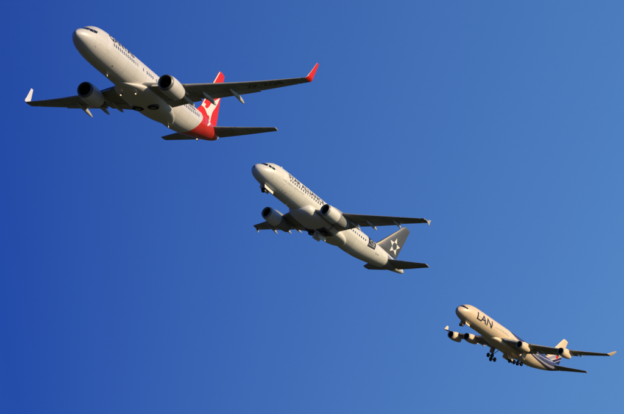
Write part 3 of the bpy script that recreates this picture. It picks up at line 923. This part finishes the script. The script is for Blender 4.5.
    blade_antenna(P, F, 5.2, R(88), .36); blade_antenna(P, F, 12.0, R(90), .36)
    # nose gear half folded with its doors still open
    g = Geo(); g.tube((-5.0, 0, -1.7), (-3.5, 0, -2.55), .10, .08); g.tube((-4.6, 0, -1.8), (-4.0, 0, -2.25), .06); g.tube((-3.5, -.32, -2.55), (-3.5, .32, -2.55), .07)
    ng = P.part('nose_gear', g.mesh('nose_gear', MAT['gear'], 40))
    for sd in (-.22, .22): add_wheel(P, ng, (-3.5, sd, -2.55), (0, 1, 0), .38, .22)
    plate(P, ng, 'gear_door', [(-2.75, .40, -1.86), (-5.0, .40, -1.98), (-4.95, .50, -2.50), (-2.9, .50, -2.42)], .05, MAT['pearl'])
    plate(P, ng, 'gear_door', [(-2.75, -.40, -1.86), (-5.0, -.40, -1.98), (-4.95, -.50, -2.50), (-2.9, -.50, -2.42)], .05, MAT['pearl'])
    # main gear doors hanging under the keel, legs folding in
    for side in (1, -1):
        g = Geo(); g.tube((-17.3, side*3.4, -1.2), (-17.1, side*1.2, -2.45), .13, .11); g.tube((-17.1, side*1.2, -2.75), (-17.1, side*1.2, -2.2), .10)
        mg = P.part('main_gear', g.mesh('main_gear', MAT['gear'], 40))
        for k in (-.30, .30): add_wheel(P, mg, Vector((-17.1, side*1.2, -2.42 + k*.6)), (0, side*.2, 1), .57, .34)
        g = Geo(); g.rings([[Vector((-x, side*y, z)) for x, y in ((16.1, .2), (18.5, .2), (18.5, 1.85), (16.1, 1.85))] for z in (-2.2, -2.492)])  # flush dark block in place of the bay's shaded opening
        P.sub('gear_bay_shade', g.mesh('gear_bay_shade', MAT['bay'], 30), mg)
        plate(P, mg, 'gear_door', [(-16.7, side*.30, -2.35), (-18.6, side*.30, -2.33), (-18.5, side*.62, -3.35), (-16.9, side*.62, -3.5)], .07, MAT['pearl'])
    g = Geo(); g.tube((-37.4, 0, 1.21), (-37.57, 0, 1.23), .17, .15, 14)
    P.part('exhaust_pipe', g.mesh('exhaust_pipe', MAT['hot'], 40))

# ------------------------------------------------------------------ four-engined jet
def build_four_engine():
    P = Plane('jet_airliner', 'warm-tinted four-engine jet with blue striped tail and wheels down, lowest and farthest of the three',
        [[-0.512493368, 0.80826094, 0.289939304], [0.353475419, -0.109142629, 0.929054904], [0.782563528, 0.578620894, -0.229765501]],
        (42.580736, -29.119095, -1300.873376), (-32, 0, -3))
    F = Fuselage([(0, 0, -.82, -.82), (.03, .20, -.58, -1.04), (.1, .36, -.38, -1.20), (.5, .84, .14, -1.56), (1.2, 1.35, .74, -1.95), (2.2, 1.84, 1.36, -2.30), (3.4, 2.23, 1.98, -2.56),
        (4.8, 2.53, 2.46, -2.74), (6.5, 2.73, 2.71, -2.86), (9.0, 2.83, 2.85, -2.92), (42.5, 2.83, 2.85, -2.92), (46, 2.81, 2.85, -2.62), (50, 2.60, 2.85, -1.88), (54, 2.15, 2.80, -.95),
        (57.5, 1.6, 2.66, .05), (60.2, 1.02, 2.5, 1.0), (61.8, .62, 2.36, 1.55), (62.5, .34, 2.25, 1.85)])
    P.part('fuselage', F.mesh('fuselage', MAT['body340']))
    W = Wing([(1.6, 22.0, 12.0, -1.75, .14), (2.85, 22.7, 11.0, -1.55, .135), (9.4, 26.85, 7.2, -.75, .12), (19.6, 33.15, 4.75, .95, .11), (29.1, 39.05, 2.45, 3.12, .10)])
    for side in (1, -1):
        make_wing(P, W, [(2.95, 9.1), (9.5, 20.3)], [(20.5, 27.6)], [(3.6, 8.5), (10.2, 18.6), (20.4, 28.0)], 29.1,
            [(11.3, .45, 36.6, .75, .6, 1.2), (14.6, .45, 37.8, .7, .55, 1.1), (17.6, .45, 38.6, .6, .5, 1.0), (8.0, .55, 36.0, .75, .6, .9), (21.0, .5, 39.3, .5, .4, .8)], side, slat_ext=.04, flap_def=12, tips=[(27.65, 29.1), (20.32, 20.48), (9.12, 9.48)])
        rings = []; K = 6
        for i in range(K + 1):
            t = i/K; le = 39.05 + 2.4*t; ch = 2.3 - 1.35*t; py = 29.1 + 1.0*t; pz = 3.12 + 1.80*t**1.1
            up, lo = cut_foil(.09, 0, 0, 1, 8); nrm = Vector((0, -.86*side, .5))
            rings.append([Vector((-(le + cx*ch), side*py, pz)) + nrm*h*ch for cx, h in up + lo])
        g = Geo(); g.rings(rings)
        P.part('winglet', g.mesh('winglet', MAT['warmlit'], 40))
        for s0, yc, zc, zw in ((22.4, 9.38, -2.45, -.75), (29.1, 19.55, -.82, .95)):
            prof = [(0, .98), (-.02, 1.01), (.05, 1.06), (.18, 1.10), (.35, 1.13), (.8, 1.18), (1.6, 1.21), (2.6, 1.18), (3.6, 1.05), (4.6, .86), (5.5, .67), (5.45, .62), (4.9, .66)]
            engine(P, s0, side*yc, zc, prof, 4, [(4.8, .52), (5.3, .48), (5.6, .42)], None,
                [(s0 + 1.6, zc + 1.1, zc + 1.3, .1), (s0 + 2.8, zc + 1.05, zw - .05, .38), (s0 + 4.6, zc + .75, zw - .02, .42), (s0 + 6.6, zc + .75, zw - .15, .35), (s0 + 8.0, zw - .55, zw - .2, .1)], .93, 1.1, [MAT['warmlit'], MAT['cowlgrey']], blades=20)
    T = Wing([(.8, 54.7, 6.4, 1.35, .10), (2.0, 55.6, 5.5, 1.5, .10), (9.7, 61.0, 2.0, 2.58, .09)], camber=-.005, twist=(0, 0))
    for side in (1, -1): tailplane(P, T, side, MAT['wing'])
    V = Fin([(2.0, 50.3, 10.2, .06), (3.0, 52.4, 8.35, .085), (10.8, 59.15, 2.95, .09), (11.0, 59.5, 2.55, .06)])
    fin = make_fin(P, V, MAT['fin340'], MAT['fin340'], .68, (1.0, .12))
    star = []
    for k in range(10):
        a = R(90 + 36*k); r = 1.05 if k % 2 == 0 else .45
        star.append((58.3 + r*1.25*math.cos(a), 4.75 + r*.75*math.sin(a)))
    P.sub('red_emblem', wrap(poly_bm([star], .4), 'red_emblem', MAT['red'], lambda s, z: V.side(s, z, .025)), fin)
    belly_fairing(P, [(18.5, .6, -2.85, -2.0), (20.0, 1.9, -3.0, -1.5), (22.5, 2.85, -3.25, -1.2), (26.0, 3.15, -3.35, -1.2), (33.0, 3.15, -3.35, -1.3), (36.5, 2.8, -3.2, -1.6), (39.0, 1.9, -3.0, -2.0), (40.5, .6, -2.85, -2.2)], MAT['warmlit'])
    cockpit(P, F, [[(.04, .60), (1.04, .54), (.74, 1.22), (.04, 1.36)], [(-1.04, .54), (-.04, .60), (-.04, 1.36), (-.74, 1.22)]],
        [[(1.48, .55), (2.05, .47), (2.25, 1.06), (1.84, 1.14)], [(2.09, .47), (2.52, .41), (2.88, .78), (2.29, 1.05)]])
    cabin_windows(P, F, [8.3 + .533*i for i in range(72) if i % 18 not in (16, 17)], R(9), .23, .33, MAT['shade'], (9.0, 42.5))
    for s in (6.0, 19.8, 36.0): door(P, F, s, 1.0, R(-14), R(26), MAT['warmlit'])
    fuselage_text(P, F, 'title_lettering', 'LAN', 7.0, R(-14.5), 2.2, 8.9, MAT['navy'], weight=.012, spacing=1.0, off=.016)
    fuselage_text(P, F, 'address_lettering', 'www.lan.com', 19.8, R(13), .34, 5.4, MAT['greyink'], weight=.01)
    # landing gear still down
    def strut(pts, r): 
        g = Geo()
        for a, b in zip(pts[:-1], pts[1:]): g.tube(a, b, r)
        return g
    g = strut([(-6.6, 0, -2.4), (-4.4, 0, -3.95)], .15); g.tube((-6.0, 0, -2.5), (-5.1, .0, -3.4), .08); g.tube((-4.4, -.5, -3.95), (-4.4, .5, -3.95), .10)
    ng = P.part('nose_gear', g.mesh('nose_gear', MAT['gear'], 40))
    for sd in (-.36, .36): add_wheel(P, ng, (-4.4, sd, -3.95), (0, 1, 0), .53, .38)
    plate(P, ng, 'gear_door', [(-4.6, .75, -2.55), (-7.3, .75, -2.65), (-7.2, 1.0, -3.45), (-4.9, 1.0, -3.40)], .07, MAT['warmlit'])
    plate(P, ng, 'gear_door', [(-4.6, -.75, -2.55), (-7.3, -.75, -2.65), (-7.2, -1.0, -3.45), (-4.9, -1.0, -3.40)], .07, MAT['warmlit'])
    for side, c, tilt in ((1, Vector((-30.9, 5.2, -5.95)), -8), (-1, Vector((-32.3, -5.25, -5.1)), 18)):
        g = strut([(-32.6, side*5.2, -1.4), (c.x, c.y, c.z)], .22)
        g.tube((-32.0, side*3.0, -2.4), (c.x - .4, c.y - side*.2, c.z + 1.3), .11)
        d = Vector((math.cos(R(tilt)), 0, math.sin(R(tilt))))
        g.tube(c - d*1.05, c + d*1.05, .16)
        for k in (-1, 1): g.tube(c + d*k + Vector((0, -.75, 0)), c + d*k + Vector((0, .75, 0)), .11)
        mg = P.part('main_gear', g.mesh('main_gear', MAT['gear'], 40))
        for k in (-1, 1):
            for sd in (-.70, .70): add_wheel(P, mg, c + d*k + Vector((0, sd, 0)), (0, 1, 0), .68, .48)
        plate(P, mg, 'gear_door', [(-31.2, side*5.7, -1.9), (-33.6, side*5.7, -1.8), (-33.0, side*5.75, -3.8), (-31.2, side*5.75, -3.9)], .08, MAT['warmlit'])
        plate(P, mg, 'gear_door', [(-31.0, side*.5, -3.2), (-35.0, side*.5, -3.2), (-34.8, side*1.0, -4.75), (-31.4, side*1.0, -4.75)], .08, MAT['warmlit'])
    g = strut([(-34.6, 0, -2.8), (-34.9, 0, -4.7)], .17); g.tube((-34.9, -.6, -4.7), (-34.9, .6, -4.7), .11)
    cg = P.part('centre_gear', g.mesh('centre_gear', MAT['gear'], 40))
    for sd in (-.45, .45): add_wheel(P, cg, (-34.9, sd, -4.7), (0, 1, 0), .58, .42)
    blade_antenna(P, F, 14.0, R(-90), .45); blade_antenna(P, F, 44.0, R(-90), .45)

build_red_tail()
build_black_fin()
build_four_engine()
bpy.context.view_layer.update()
